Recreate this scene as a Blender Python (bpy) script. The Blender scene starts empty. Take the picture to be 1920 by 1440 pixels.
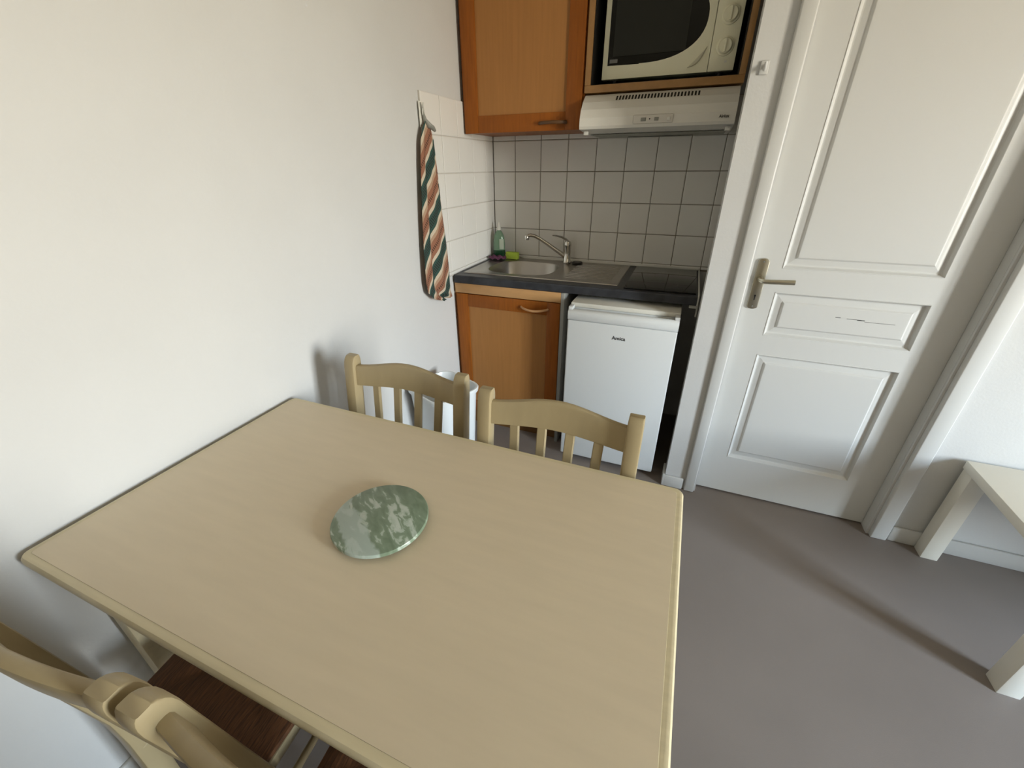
import bpy, bmesh, math, random
from mathutils import Vector, Matrix
random.seed(7)
D = bpy.data
C = bpy.context.scene.collection
S = bpy.context.scene
PI = math.pi

# ------------------------------------------------------------------ camera
cam = D.cameras.new('camera')
cam.sensor_fit = 'HORIZONTAL'; cam.sensor_width = 36.0
cam.lens = 772.18 / 1920 * 36.0
cam.clip_start = 0.02
camo = D.objects.new('camera', cam); C.objects.link(camo)
_yaw, _pitch, _roll = 0.3862, 0.4857, -0.0086
_f = Vector((-math.sin(_yaw)*math.cos(_pitch), math.cos(_yaw)*math.cos(_pitch), -math.sin(_pitch)))
_r = Vector((math.cos(_yaw), math.sin(_yaw), 0)); _u = _r.cross(_f)
_r2 = math.cos(_roll)*_r + math.sin(_roll)*_u; _u2 = -math.sin(_roll)*_r + math.cos(_roll)*_u
camo.matrix_world = Matrix(((_r2.x, _u2.x, -_f.x, 1.0982), (_r2.y, _u2.y, -_f.y, -2.4316), (_r2.z, _u2.z, -_f.z, 1.3987), (0, 0, 0, 1)))
S.camera = camo

# ------------------------------------------------------------------ world (daylight outside the window), exposure
SKY = 34.0
w = D.worlds.new('daylight'); S.world = w; w.use_nodes = True
nt = w.node_tree; nt.nodes.clear()
wo = nt.nodes.new('ShaderNodeOutputWorld'); bg = nt.nodes.new('ShaderNodeBackground')
tc = nt.nodes.new('ShaderNodeTexCoord'); sx = nt.nodes.new('ShaderNodeSeparateXYZ')
mr = nt.nodes.new('ShaderNodeMapRange'); mr.inputs['From Min'].default_value = -1; mr.inputs['From Max'].default_value = 1
cr = nt.nodes.new('ShaderNodeValToRGB')
cr.color_ramp.elements[0].position = 0.0; cr.color_ramp.elements[0].color = (0.22, 0.17, 0.11, 1)
cr.color_ramp.elements[1].position = 1.0; cr.color_ramp.elements[1].color = (0.45, 0.66, 1.0, 1)
for p_, c_ in ((0.37, (0.40, 0.33, 0.22, 1)), (0.47, (0.62, 0.55, 0.42, 1)), (0.515, (0.96, 0.94, 0.87, 1)), (0.56, (0.94, 0.99, 1.0, 1)), (0.64, (0.76, 0.92, 1.06, 1)), (0.75, (0.60, 0.80, 1.05, 1))):
    e_ = cr.color_ramp.elements.new(p_); e_.color = c_
nt.links.new(tc.outputs['Generated'], sx.inputs[0]); nt.links.new(sx.outputs['Z'], mr.inputs['Value'])
nt.links.new(mr.outputs[0], cr.inputs[0]); nt.links.new(cr.outputs[0], bg.inputs[0])
bg.inputs[1].default_value = SKY
nt.links.new(bg.outputs[0], wo.inputs[0])
WX, WY0, WY1, WZ0, WZ1 = 4.6, -3.02, -2.22, 0.60, 2.15      # the window opening in the right wall
pl = D.lights.new('window_portal', 'AREA'); pl.shape = 'RECTANGLE'; pl.size = WZ1-WZ0; pl.size_y = WY1-WY0
pl.cycles.is_portal = True
po = D.objects.new('window_portal', pl); C.objects.link(po)
po.location = (WX+0.02, (WY0+WY1)/2, (WZ0+WZ1)/2); po.rotation_euler = (0, PI/2, 0)
S.view_settings.view_transform = 'Standard'; S.view_settings.look = 'None'
S.view_settings.gamma = 1.0; S.view_settings.use_curve_mapping = False
S.view_settings.exposure = 1.35

# ------------------------------------------------------------------ materials
def srgb(r, g, b):
    def f(c):
        c /= 255.0
        return c/12.92 if c <= 0.04045 else ((c+0.055)/1.055)**2.4
    return (f(r), f(g), f(b), 1)

def mat(name, col, rough=0.5, metal=0.0, bump=0.0, bscale=200.0, var=0.0, vscale=5.0, grain=None, spec=0.5, trans=0.0, coat=0.0, col2=None):
    m = D.materials.new(name); m.use_nodes = True
    n = m.node_tree; b = n.nodes['Principled BSDF']
    b.inputs['Base Color'].default_value = col
    b.inputs['Roughness'].default_value = rough; b.inputs['Metallic'].default_value = metal
    b.inputs['Specular IOR Level'].default_value = spec
    b.inputs['Transmission Weight'].default_value = trans
    b.inputs['Coat Weight'].default_value = coat
    t = n.nodes.new('ShaderNodeTexCoord')
    if grain or var:
        mp = n.nodes.new('ShaderNodeMapping'); n.links.new(t.outputs['Object'], mp.inputs[0])
        if grain: mp.inputs['Scale'].default_value = grain
        nz = n.nodes.new('ShaderNodeTexNoise'); nz.inputs['Scale'].default_value = vscale
        nz.inputs['Detail'].default_value = 5
        n.links.new(mp.outputs[0], nz.inputs['Vector'])
        mx = n.nodes.new('ShaderNodeMix'); mx.data_type = 'RGBA'
        a = [max(0, c*(1-var)) for c in col[:3]]+[1]; z = [min(1, c*(1+var)) for c in col[:3]]+[1]
        if col2: a, z = col, col2
        mx.inputs[6].default_value = a; mx.inputs[7].default_value = z
        r2 = n.nodes.new('ShaderNodeMapRange'); r2.inputs['From Min'].default_value = .3; r2.inputs['From Max'].default_value = .7
        n.links.new(nz.outputs['Fac'], r2.inputs['Value']); n.links.new(r2.outputs[0], mx.inputs[0])
        n.links.new(mx.outputs[2], b.inputs['Base Color'])
    if bump:
        nb = n.nodes.new('ShaderNodeTexNoise'); nb.inputs['Scale'].default_value = bscale; nb.inputs['Detail'].default_value = 3
        n.links.new(t.outputs['Object'], nb.inputs['Vector'])
        bp = n.nodes.new('ShaderNodeBump'); bp.inputs['Strength'].default_value = bump; bp.inputs['Distance'].default_value = 0.002
        n.links.new(nb.outputs['Fac'], bp.inputs['Height']); n.links.new(bp.outputs[0], b.inputs['Normal'])
    return m

M_wall = mat('wall_paint', (0.600, 0.600, 0.588, 1), 0.75, bump=0.25, bscale=120, var=0.02, vscale=3)
M_ceil = mat('ceiling_paint', (0.76, 0.74, 0.67, 1), 0.9)
M_trim = mat('white_gloss_paint', (0.60, 0.60, 0.58, 1), 0.38, bump=0.06, bscale=60)
M_floor = mat('taupe_floor', (0.205, 0.172, 0.150, 1), 0.55, var=0.10, vscale=1.6, bump=0.15, bscale=500)
M_grout = mat('grout', (0.20, 0.175, 0.135, 1), 0.9)
M_groutl = mat('pale_grout', (0.50, 0.47, 0.42, 1), 0.9)
M_tile = mat('white_tile_glaze', (0.745, 0.73, 0.69, 1), 0.22, bump=0.05, bscale=40)
M_frame = mat('orange_beech', (0.27, 0.080, 0.009, 1), 0.42, spec=0.25, grain=(30, 30, 2.5), vscale=3, var=0.14)
M_panel = mat('pale_beech_panel', (0.36, 0.165, 0.050, 1), 0.45, spec=0.25, grain=(28, 28, 1.5), vscale=3, var=0.06)
M_top = mat('slate_worktop', (0.028, 0.030, 0.036, 1), 0.42, var=0.35, vscale=25)
M_hob = mat('black_ceramic_glass', (0.008, 0.008, 0.008, 1), 0.06, spec=0.35)
M_steel = mat('brushed_steel', (0.42, 0.40, 0.37, 1), 0.30, metal=1.0, bump=0.04, bscale=300)
M_chrome = mat('chrome', (0.62, 0.60, 0.56, 1), 0.14, metal=1.0)
M_champ = mat('champagne_metal', (0.50, 0.47, 0.38, 1), 0.30, metal=1.0)
M_fridge = mat('white_enamel', (0.68, 0.70, 0.70, 1), 0.32, bump=0.03, bscale=80)
M_plas = mat('white_plastic', (0.70, 0.69, 0.63, 1), 0.42)
M_mw = mat('cream_plastic', (0.86, 0.84, 0.64, 1), 0.45)
M_hood = mat('hood_enamel', (0.70, 0.68, 0.62, 1), 0.38)
M_black = mat('black_plastic', (0.012, 0.012, 0.012, 1), 0.4)
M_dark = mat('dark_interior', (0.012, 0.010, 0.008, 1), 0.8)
M_mwglass = mat('dark_oven_glass', (0.008, 0.008, 0.007, 1), 0.10, spec=0.25)
M_mwmesh = mat('oven_mesh', (0.018, 0.019, 0.015, 1), 0.35, spec=0.3)
M_ink = mat('dark_print', (0.03, 0.03, 0.03, 1), 0.6)
M_grey = mat('grey_print', (0.18, 0.18, 0.17, 1), 0.6)
M_table = mat('pale_table_laminate', (0.640, 0.535, 0.375, 1), 0.42, grain=(1.2, 9, 9), vscale=6, var=0.025)
M_lip = mat('table_lipping', (0.62, 0.53, 0.34, 1), 0.38, grain=(2, 20, 20), vscale=4, var=0.06)
M_chair = mat('pale_beech_wood', (0.36, 0.285, 0.160, 1), 0.36, grain=(9, 9, 2), vscale=3, var=0.05)
M_rush = mat('brown_rush', (0.105, 0.040, 0.012, 1), 0.65, grain=(60, 4, 4), vscale=8, var=0.55, bump=0.5, bscale=150)
M_desk = mat('cream_laminate', (0.80, 0.77, 0.68, 1), 0.45)
M_bin = mat('white_bin_plastic', (0.74, 0.77, 0.78, 1), 0.30)
M_soap = mat('clear_green_plastic', (0.22, 0.36, 0.24, 1), 0.12, trans=0.35)
M_liquid = mat('dark_green_liquid', (0.01, 0.05, 0.02, 1), 0.15)
M_label = mat('pale_label', (0.45, 0.52, 0.42, 1), 0.5)
M_sponge = mat('lime_sponge', (0.36, 0.48, 0.05, 1), 0.9, bump=0.8, bscale=250)
M_pink = mat('plum_cloth', (0.11, 0.03, 0.07, 1), 0.8)
M_hookg = mat('grey_rubber', (0.25, 0.25, 0.22, 1), 0.5)

def marble():
    m = D.materials.new('green_marble'); m.use_nodes = True
    n = m.node_tree; b = n.nodes['Principled BSDF']; b.inputs['Roughness'].default_value = 0.28
    t = n.nodes.new('ShaderNodeTexCoord'); mp = n.nodes.new('ShaderNodeMapping')
    mp.inputs['Rotation'].default_value = (0, 0, math.radians(-58))
    n.links.new(t.outputs['Object'], mp.inputs[0])
    mq = n.nodes.new('ShaderNodeMapping'); mq.inputs['Scale'].default_value = (52, 20, 20); n.links.new(mp.outputs[0], mq.inputs[0])
    a = n.nodes.new('ShaderNodeTexNoise'); a.inputs['Scale'].default_value = 1.3; a.inputs['Detail'].default_value = 4
    a.inputs['Distortion'].default_value = 0.5
    n.links.new(mq.outputs[0], a.inputs['Vector'])
    r = n.nodes.new('ShaderNodeValToRGB'); e = r.color_ramp.elements
    e[0].position = 0.32; e[0].color = srgb(104, 120, 98); e[1].position = 0.66; e[1].color = srgb(180, 188, 176)
    k = e.new(0.55); k.color = srgb(122, 138, 116); k = e.new(0.585); k.color = srgb(160, 172, 156)
    n.links.new(a.outputs['Fac'], r.inputs[0])
    # broad pale band on the left side of the slab
    sp = n.nodes.new('ShaderNodeSeparateXYZ'); n.links.new(mp.outputs[0], sp.inputs[0])
    n2 = n.nodes.new('ShaderNodeTexNoise'); n2.inputs['Scale'].default_value = 35; n.links.new(t.outputs['Object'], n2.inputs['Vector'])
    md = n.nodes.new('ShaderNodeMath'); md.operation = 'MULTIPLY_ADD'; md.inputs[1].default_value = 0.04; n.links.new(n2.outputs['Fac'], md.inputs[0])
    n.links.new(sp.outputs['X'], md.inputs[2])
    m1 = n.nodes.new('ShaderNodeMapRange'); m1.inputs['From Min'].default_value = -0.010; m1.inputs['From Max'].default_value = -0.016
    n.links.new(md.outputs[0], m1.inputs['Value'])
    m2 = n.nodes.new('ShaderNodeMapRange'); m2.inputs['From Min'].default_value = -0.062; m2.inputs['From Max'].default_value = -0.056
    n.links.new(md.outputs[0], m2.inputs['Value'])
    mm = n.nodes.new('ShaderNodeMath'); mm.operation = 'MULTIPLY'; n.links.new(m1.outputs[0], mm.inputs[0]); n.links.new(m2.outputs[0], mm.inputs[1])
    m3 = n.nodes.new('ShaderNodeMath'); m3.operation = 'MULTIPLY'; m3.inputs[1].default_value = 0.75; n.links.new(mm.outputs[0], m3.inputs[0])
    mx = n.nodes.new('ShaderNodeMix'); mx.data_type = 'RGBA'; mx.inputs[7].default_value = srgb(172, 184, 176)
    n.links.new(m3.outputs[0], mx.inputs[0]); n.links.new(r.outputs[0], mx.inputs[6])
    n.links.new(mx.outputs[2], b.inputs['Base Color'])
    return m
M_marble = marble()

def towelmat():
    m = D.materials.new('striped_towel'); m.use_nodes = True
    n = m.node_tree; b = n.nodes['Principled BSDF']; b.inputs['Roughness'].default_value = 0.95
    t = n.nodes.new('ShaderNodeUVMap'); sp = n.nodes.new('ShaderNodeSeparateXYZ'); n.links.new(t.outputs[0], sp.inputs[0])
    def math_(op, a, bb):
        k = n.nodes.new('ShaderNodeMath'); k.operation = op
        for i, v in enumerate((a, bb)):
            if isinstance(v, (int, float)): k.inputs[i].default_value = v
            elif v is not None: n.links.new(v, k.inputs[i])
        return k.outputs[0]
    # stripes run steeply across the cloth: u + v mixed
    s = math_('SUBTRACT', math_('MULTIPLY', sp.outputs['Y'], 4.9), math_('MULTIPLY', sp.outputs['X'], 6.7))
    ph = math_('FRACT', math_('ADD', s, 0.62+0.0), 0)
    r = n.nodes.new('ShaderNodeValToRGB'); r.color_ramp.interpolation = 'CONSTANT'; e = r.color_ramp.elements
    cream = srgb(196, 182, 160); green = srgb(48, 74, 67); rust = srgb(142, 98, 76)
    e[0].position = 0; e[0].color = cream; e[1].position = 0.10; e[1].color = green
    for p_, c_ in ((0.46, cream), (0.56, rust), (0.90, srgb(170, 140, 115))):
        k = e.new(p_); k.color = c_
    n.links.new(ph, r.inputs[0])
    # small dark dashes along the middle of every coloured stripe
    tt = math_('FRACT', math_('MULTIPLY', math_('ADD', sp.outputs['X'], math_('MULTIPLY', sp.outputs['Y'], 0.73)), 95), 0)
    d1 = math_('MULTIPLY', math_('GREATER_THAN', tt, 0.45), math_('LESS_THAN', math_('ABSOLUTE', math_('SUBTRACT', ph, 0.73), 0), 0.045))
    d2 = math_('MULTIPLY', math_('GREATER_THAN', tt, 0.45), math_('LESS_THAN', math_('ABSOLUTE', math_('SUBTRACT', ph, 0.28), 0), 0.10))
    dd = math_('MULTIPLY', math_('MAXIMUM', d1, d2), 0.75)
    mx = n.nodes.new('ShaderNodeMix'); mx.data_type = 'RGBA'; mx.inputs[7].default_value = srgb(38, 26, 20)
    n.links.new(dd, mx.inputs[0]); n.links.new(r.outputs[0], mx.inputs[6]); n.links.new(mx.outputs[2], b.inputs['Base Color'])
    return m
M_towel = towelmat()

# ------------------------------------------------------------------ helpers
def link(name, bm, m, parent=None, smooth=False, loc=None):
    me = D.meshes.new(name); bm.normal_update(); bm.to_mesh(me); bm.free()
    if m: me.materials.append(m)
    if smooth:
        for p in me.polygons: p.use_smooth = True
        try: me.set_sharp_from_angle(angle=math.radians(40))
        except Exception: pass
    o = D.objects.new(name, me); C.objects.link(o)
    if parent: o.parent = parent
    if loc: o.location = loc
    return o

def box(bm, x0, x1, y0, y1, z0, z1, bev=0.0, seg=2):
    vs = [bm.verts.new((x, y, z)) for z in (z0, z1) for y in (y0, y1) for x in (x0, x1)]
    fs = [(0,2,3,1),(4,5,7,6),(0,1,5,4),(2,6,7,3),(0,4,6,2),(1,3,7,5)]
    faces = [bm.faces.new([vs[i] for i in f]) for f in fs]
    if bev > 0:
        es = list({e for f in faces for e in f.edges})
        bmesh.ops.bevel(bm, geom=es, offset=bev, segments=seg, affect='EDGES', profile=0.5)
    return bm

def bx(name, m, dims, parent=None, bev=0.0, seg=2, loc=None):
    bm = bmesh.new(); box(bm, *dims, bev=bev, seg=seg)
    return link(name, bm, m, parent, smooth=bev > 0, loc=loc)

def prism(bm, pts, axis, a0, a1):
    """extrude a 2D polygon along an axis; pts are the two other coordinates in xyz order"""
    def mk(p, a):
        if axis == 'x': return (a, p[0], p[1])
        if axis == 'y': return (p[0], a, p[1])
        return (p[0], p[1], a)
    A = [bm.verts.new(mk(p, a0)) for p in pts]; B = [bm.verts.new(mk(p, a1)) for p in pts]
    n = len(pts)
    fs = [bm.faces.new(A), bm.faces.new(B[::-1])]
    for i in range(n): fs.append(bm.faces.new((A[i], B[i], B[(i+1) % n], A[(i+1) % n])))
    bmesh.ops.recalc_face_normals(bm, faces=fs)
    return fs

def bevel_all(bm, off, seg=2, ang=30):
    es = [e for e in bm.edges if len(e.link_faces) == 2 and e.calc_face_angle(0) > math.radians(ang)]
    bmesh.ops.bevel(bm, geom=es, offset=off, segments=seg, affect='EDGES', profile=0.5)

def lathe(bm, prof, c=(0, 0, 0), seg=32, axis='z', close=True):
    rings = []
    for r, h in prof:
        ring = []
        for i in range(seg):
            a = 2*PI*i/seg; x, y = r*math.cos(a), r*math.sin(a)
            v = {'z': (x, y, h), 'y': (x, h, y), 'x': (h, x, y)}[axis]
            ring.append(bm.verts.new((c[0]+v[0], c[1]+v[1], c[2]+v[2])))
        rings.append(ring)
    fs = []
    for a, b in zip(rings, rings[1:]):
        for i in range(seg): fs.append(bm.faces.new((a[i], a[(i+1) % seg], b[(i+1) % seg], b[i])))
    if close: fs.append(bm.faces.new(rings[0][::-1])); fs.append(bm.faces.new(rings[-1]))
    bmesh.ops.recalc_face_normals(bm, faces=fs)

def tube(bm, pts, rad, seg=12, flat=None):
    """sweep a circle (or flattened section) along points; rad scalar or list"""
    pts = [Vector(p) for p in pts]; n = len(pts); rings = []
    up = Vector((0, 0, 1))
    t0 = (pts[1]-pts[0]).normalized()
    if abs(t0.z) > 0.95: up = Vector((0, 1, 0))
    for i, p in enumerate(pts):
        t = (pts[min(i+1, n-1)]-pts[max(i-1, 0)]).normalized()
        s = t.cross(up).normalized(); u = s.cross(t)
        r = rad[i] if isinstance(rad, (list, tuple)) else rad
        ry = r*(flat if flat else 1)
        rings.append([bm.verts.new(p + s*(r*math.cos(2*PI*k/seg)) + u*(ry*math.sin(2*PI*k/seg))) for k in range(seg)])
        up = u
    fs = []
    for a, b in zip(rings, rings[1:]):
        for k in range(seg): fs.append(bm.faces.new((a[k], a[(k+1) % seg], b[(k+1) % seg], b[k])))
    fs.append(bm.faces.new(rings[0][::-1])); fs.append(bm.faces.new(rings[-1]))
    bmesh.ops.recalc_face_normals(bm, faces=fs)

def strip(bm, front, back):
    """closed loft between lists of section loops: front = list of loops (each list of points)"""
    rings = [[bm.verts.new(p) for p in L] for L in front]
    fs = []; k = len(rings[0])
    for a, b in zip(rings, rings[1:]):
        for i in range(k): fs.append(bm.faces.new((a[i], a[(i+1) % k], b[(i+1) % k], b[i])))
    fs.append(bm.faces.new(rings[0][::-1])); fs.append(bm.faces.new(rings[-1]))
    bmesh.ops.recalc_face_normals(bm, faces=fs)

def thing(name, label, cat, loc=(0, 0, 0), rz=0, group=None):
    o = D.objects.new(name, None); C.objects.link(o); o.empty_display_size = 0.05
    o.location = loc; o.rotation_euler = (0, 0, rz)
    o['label'] = label; o['category'] = cat
    if group: o['group'] = group
    return o

def struct(name, m, dims, parent=None, bev=0.0):
    o = bx(name, m, dims, parent, bev)
    if not parent: o['kind'] = 'structure'
    return o

def copy_tree(o, parent=None):
    c = o.copy(); C.objects.link(c)
    if parent: c.parent = parent
    for ch in list(o.children): copy_tree(ch, c)
    return c

# ------------------------------------------------------------------ the room
HC = 2.5
struct('floor', M_floor, (-0.1, 4.8, -4.9, 0.15, -0.1, 0.0))
struct('ceiling', M_ceil, (-0.1, 4.8, -4.9, 0.15, HC, HC+0.1))
struct('wall_left', M_wall, (-0.12, 0.0, -4.9, 0.0, 0, HC))
struct('wall_back', M_wall, (-0.12, 1.42, 0.0, 0.12, 0, HC))
bm = bmesh.new()
box(bm, 1.197, 1.340, -0.690, -0.600, 0, HC)          # pier beside the kitchenette
box(bm, 1.340, 2.022, -0.690, -0.600, 2.03, HC)       # above the door
box(bm, 2.022, 4.72, -0.700, -0.600, 0, HC)           # right of the door
o = link('wall_front', bm, M_wall); o['kind'] = 'structure'
struct('wall_alcove', M_wall, (1.312, 1.42, -0.549, 0.0, 0, HC))
struct('wall_near', mat('wall_paint_fill_cut', (0.42, 0.385, 0.33, 1), 0.8), (-0.12, 4.72, -4.9, -4.8, 0, HC))  # tone of this unseen wall is darkened to cut fill light
bm = bmesh.new()
box(bm, WX, WX+0.12, -4.8, WY0, 0, HC); box(bm, WX, WX+0.12, WY1, -0.7, 0, HC)
box(bm, WX, WX+0.12, WY0, WY1, 0, WZ0); box(bm, WX, WX+0.12, WY0, WY1, WZ1, HC)
o = link('wall_right', bm, M_wall); o['kind'] = 'structure'
# window in the right wall (the light of the room)
wn = D.objects.new('window_1', None); C.objects.link(wn); wn['kind'] = 'structure'
bm = bmesh.new()
for d in ((WY0, WY0+.05, WZ0, WZ1), (WY1-.05, WY1, WZ0, WZ1), (WY0, WY1, WZ0, WZ0+.05), (WY0, WY1, WZ1-.05, WZ1), ((WY0+WY1)/2-.03, (WY0+WY1)/2+.03, WZ0, WZ1)):
    box(bm, WX+0.04, WX+0.09, *d)
link('window_frame', bm, M_trim, wn)
# baseboards
def board(name, pts, z=0.072):
    bm = bmesh.new()
    for (x0, x1, y0, y1) in pts: box(bm, x0, x1, y0, y1, 0, z, bev=0.004)
    o = link(name, bm, M_trim, smooth=True); o['kind'] = 'structure'; return o
struct('door_light_block', M_wall, (1.312, 2.10, -0.59, -0.55, 0, HC))  # unseen slab added behind the door to stop daylight leaking under it
board('baseboard_left', [(0.0, 0.012, -4.79, -0.72)])
board('baseboard_right', [(2.092, 4.59, -0.713, -0.7005)])
board('baseboard_pier', [(1.190, 1.281, -0.703, -0.6905), (1.185, 1.1965, -0.703, -0.60)], 0.062)

# door casing with bead and jamb
def casing(name, x0, x1, jx0, jx1, yf=-0.7055):
    bm = bmesh.new(); box(bm, x0, x1, yf, -0.690, 0, 2.07, bev=0.005, seg=3)
    box(bm, jx0, jx1, -0.6895, -0.60, 0, 2.03)
    o = link(name, bm, M_trim, smooth=True); o['kind'] = 'structure'; return o
casing('trim_1', 1.290, 1.334, 1.3402, 1.3412)
casing('trim_2', 2.030, 2.086, 2.0212, 2.0218, -0.722)
bm = bmesh.new(); box(bm, 1.290, 2.086, -0.712, -0.6905, 2.0705, 2.12, bev=0.006)
o = link('trim_3', bm, M_trim, smooth=True); o['kind'] = 'structure'

# ------------------------------------------------------------------ the panelled door
door = D.objects.new('door_1', None); C.objects.link(door); door['kind'] = 'structure'
DX0, DX1, DZ0, DZ1, DY = 1.3425, 2.0205, 0.008, 2.022, -0.647
PAN = [(1.442, 1.908, 1.062, 1.90), (1.442, 1.908, 0.802, 0.975), (1.442, 1.908, 0.205, 0.722)]
bm = bmesh.new()
# stiles, rails in front; back slab behind
xs = [DX0, 1.442, 1.908, DX1]
zs = [DZ0, 0.205, 0.722, 0.802, 0.975, 1.062, 1.90, DZ1]
for i in range(3):
    for j in range(7):
        if i == 1 and j in (1, 3, 5): continue
        vs = [bm.verts.new(p) for p in ((xs[i], DY, zs[j]), (xs[i+1], DY, zs[j]), (xs[i+1], DY, zs[j+1]), (xs[i], DY, zs[j+1]))]
        bm.faces.new(vs)
bmesh.ops.remove_doubles(bm, verts=bm.verts, dist=1e-5)
# side and back faces
for p in (((DX0, DY), (DX0, DY+.04)), ((DX1, DY+.04), (DX1, DY))):
    bm.faces.new([bm.verts.new((p[0][0], p[0][1], DZ0)), bm.verts.new((p[0][0], p[0][1], DZ1)), bm.verts.new((p[1][0], p[1][1], DZ1)), bm.verts.new((p[1][0], p[1][1], DZ0))])
bm.faces.new([bm.verts.new(v) for v in ((DX0, DY, DZ0), (DX0, DY+.04, DZ0), (DX1, DY+.04, DZ0), (DX1, DY, DZ0))])
bm.faces.new([bm.verts.new(v) for v in ((DX0, DY+.04, DZ0), (DX0, DY+.04, DZ1), (DX1, DY+.04, DZ1), (DX1, DY+.04, DZ0))])
bmesh.ops.recalc_face_normals(bm, faces=bm.faces)
link('door_leaf', bm, M_trim, door)
prof = [(0.0, 0.0), (0.001, -0.0015), (0.003, -0.001), (0.009, 0.0105), (0.012, 0.0125), (0.016, 0.0125), (0.028, 0.0100), (0.034, 0.0092), (0.036, 0.0078), (0.039, 0.0045), (0.041, 0.0035), (0.046, 0.0033)]
for (x0, x1, z0, z1) in PAN:
    bm = bmesh.new(); loops = []
    for ins, dep in prof:
        loops.append([bm.verts.new(p) for p in ((x0+ins, DY+dep, z0+ins), (x1-ins, DY+dep, z0+ins), (x1-ins, DY+dep, z1-ins), (x0+ins, DY+dep, z1-ins))])
    for a, b in zip(loops, loops[1:]):
        for i in range(4): bm.faces.new((a[i], a[(i+1) % 4], b[(i+1) % 4], b[i]))
    bm.faces.new(loops[-1]); bmesh.ops.recalc_face_normals(bm, faces=bm.faces)
    if bm.faces[:][0]: pass
    link('door_panel', bm, M_trim, door)
# handle: long rounded plate, lever, keyhole, screws
bm = bmesh.new(); pts = []
hx, hz0, hz1, hw = 1.378, 0.905, 1.095, 0.0185
for k in range(13): a = PI*k/12; pts.append((hx+hw*math.cos(a), hz1-hw*0.6+hw*0.6*math.sin(a)))
for k in range(13): a = PI+PI*k/12; pts.append((hx+hw*math.cos(a), hz0+hw*0.6+hw*0.6*math.sin(a)))
prism(bm, pts, 'y', DY-0.0075, DY-0.0002); bevel_all(bm, 0.002)
hp = link('handle_plate', bm, M_champ, door, smooth=True)
bm = bmesh.new()
tube(bm, [(hx, DY-.007, 1.022), (hx, DY-.030, 1.022), (hx+.003, DY-.046, 1.022), (hx+.012, DY-.055, 1.022), (hx+.03, DY-.057, 1.023), (hx+.105, DY-.055, 1.026)], [.009, .0085, .0085, .0085, .0085, .009], 14)
lathe(bm, [(0.0, 0), (.0135, 0), (.0135, .006), (0.010, .009)], (hx, DY-.0165, 1.022), 20, 'y')
link('door_handle', bm, M_champ, door, smooth=True)
bm = bmesh.new(); lathe(bm, [(.0035, 0), (.0035, .0012)], (hx, DY-.0082, 0.957), 12, 'y'); box(bm, hx-.0018, hx+.0018, DY-.0082, DY-.0070, 0.940, 0.957)
link('keyhole', bm, M_black, door)
for z in (0.916, 1.083):
    bm = bmesh.new(); lathe(bm, [(.0028, 0), (.0028, .0012)], (hx, DY-.0085, z), 10, 'y'); link('screw', bm, M_grey, door)
# scuff mark on the middle panel
bm = bmesh.new()
for (u0, u1, z, h) in ((1.655, 1.671, 0.9005, .0014), (1.690, 1.735, 0.8985, .0010), (1.722, 1.745, 0.8975, .0020), (1.745, 1.835, 0.893, .0008)):
    box(bm, u0, u1, DY+.0027, DY+.0032, z-h, z+h)
link('scuff_mark', bm, M_grey, door)

# ------------------------------------------------------------------ wall tiles
TX0, TZ, T, G = 0.1448, 1.673, 0.15, 0.0032
TY0 = -0.7123
WB, WL = D.objects['wall_back'], D.objects['wall_left']
def tile_mesh(wd, ht):
    bm = bmesh.new(); w2, h2, e, d = (wd-G)/2, (ht-G)/2, 0.0028, 0.006
    A = [bm.verts.new((sx*w2, 0, sz*h2)) for sx, sz in ((-1,-1),(1,-1),(1,1),(-1,1))]
    B = [bm.verts.new((sx*w2, -(d-0.0015), sz*h2)) for sx, sz in ((-1,-1),(1,-1),(1,1),(-1,1))]
    E_ = [bm.verts.new((sx*(w2-e), -d, sz*(h2-e))) for sx, sz in ((-1,-1),(1,-1),(1,1),(-1,1))]
    for P_, Q_ in ((A, B), (B, E_)):
        for i in range(4): bm.faces.new((P_[i], P_[(i+1) % 4], Q_[(i+1) % 4], Q_[i]))
    bm.faces.new(E_); bmesh.ops.recalc_face_normals(bm, faces=bm.faces)
    me = D.meshes.new('tile'); bm.to_mesh(me); bm.free(); me.materials.append(M_tile); return me
_tm = {}
def tile(parent, cx, cy, cz, wd, ht, rz):
    k = (round(wd, 4), round(ht, 4))
    if k not in _tm: _tm[k] = tile_mesh(*k)
    o = D.objects.new('tile', _tm[k]); C.objects.link(o); o.parent = parent
    o.location = (cx, cy, cz); o.rotation_euler = (random.uniform(-.003, .003), random.uniform(-.002, .002), rz + random.uniform(-.003, .003))
# mortar beds
bx('grout_bed', M_grout, (0.0105, 1.31, -0.0075, -0.0005, 0.90, TZ), WB)
bx('grout_bed', M_groutl, (0.0005, 0.0075, TY0+.001, -0.009, 0.90, TZ-.001), WL)
rows = [(TZ-T*(k+1), T) for k in range(5)] + [(0.906, TZ-5*T-0.906)]
for z0, h in rows:
    if h < 0.02: h = max(h, 0.012)
    for i in range(-1, 8):
        x0 = TX0+T*i; x1 = x0+T
        if i == -1: x0 = 0.0125
        if i == 7: x1 = 1.31
        tile(WB, (x0+x1)/2, -0.0055, z0+h/2, x1-x0, h, 0)
    for j in range(5):
        y0 = TY0+T*j; y1 = min(y0+T, -0.010)
        if h < 0.05 and j == 0: pass
        tile(WL, 0.0055, (y0+y1)/2, z0+h/2, y1-y0, h, PI/2)
# tile to the left of worktop goes on to the front edge; small silicone bead behind the worktop
bm = bmesh.new(); box(bm, 0.013, 1.185, -0.026, -0.0125, 0.9055, 0.918, bev=0.003)
o = link('sealing_strip', bm, M_plas, smooth=True); o['label'] = 'thin white sealing strip between black worktop and back wall tiles'; o['category'] = 'sealing strip'

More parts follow.
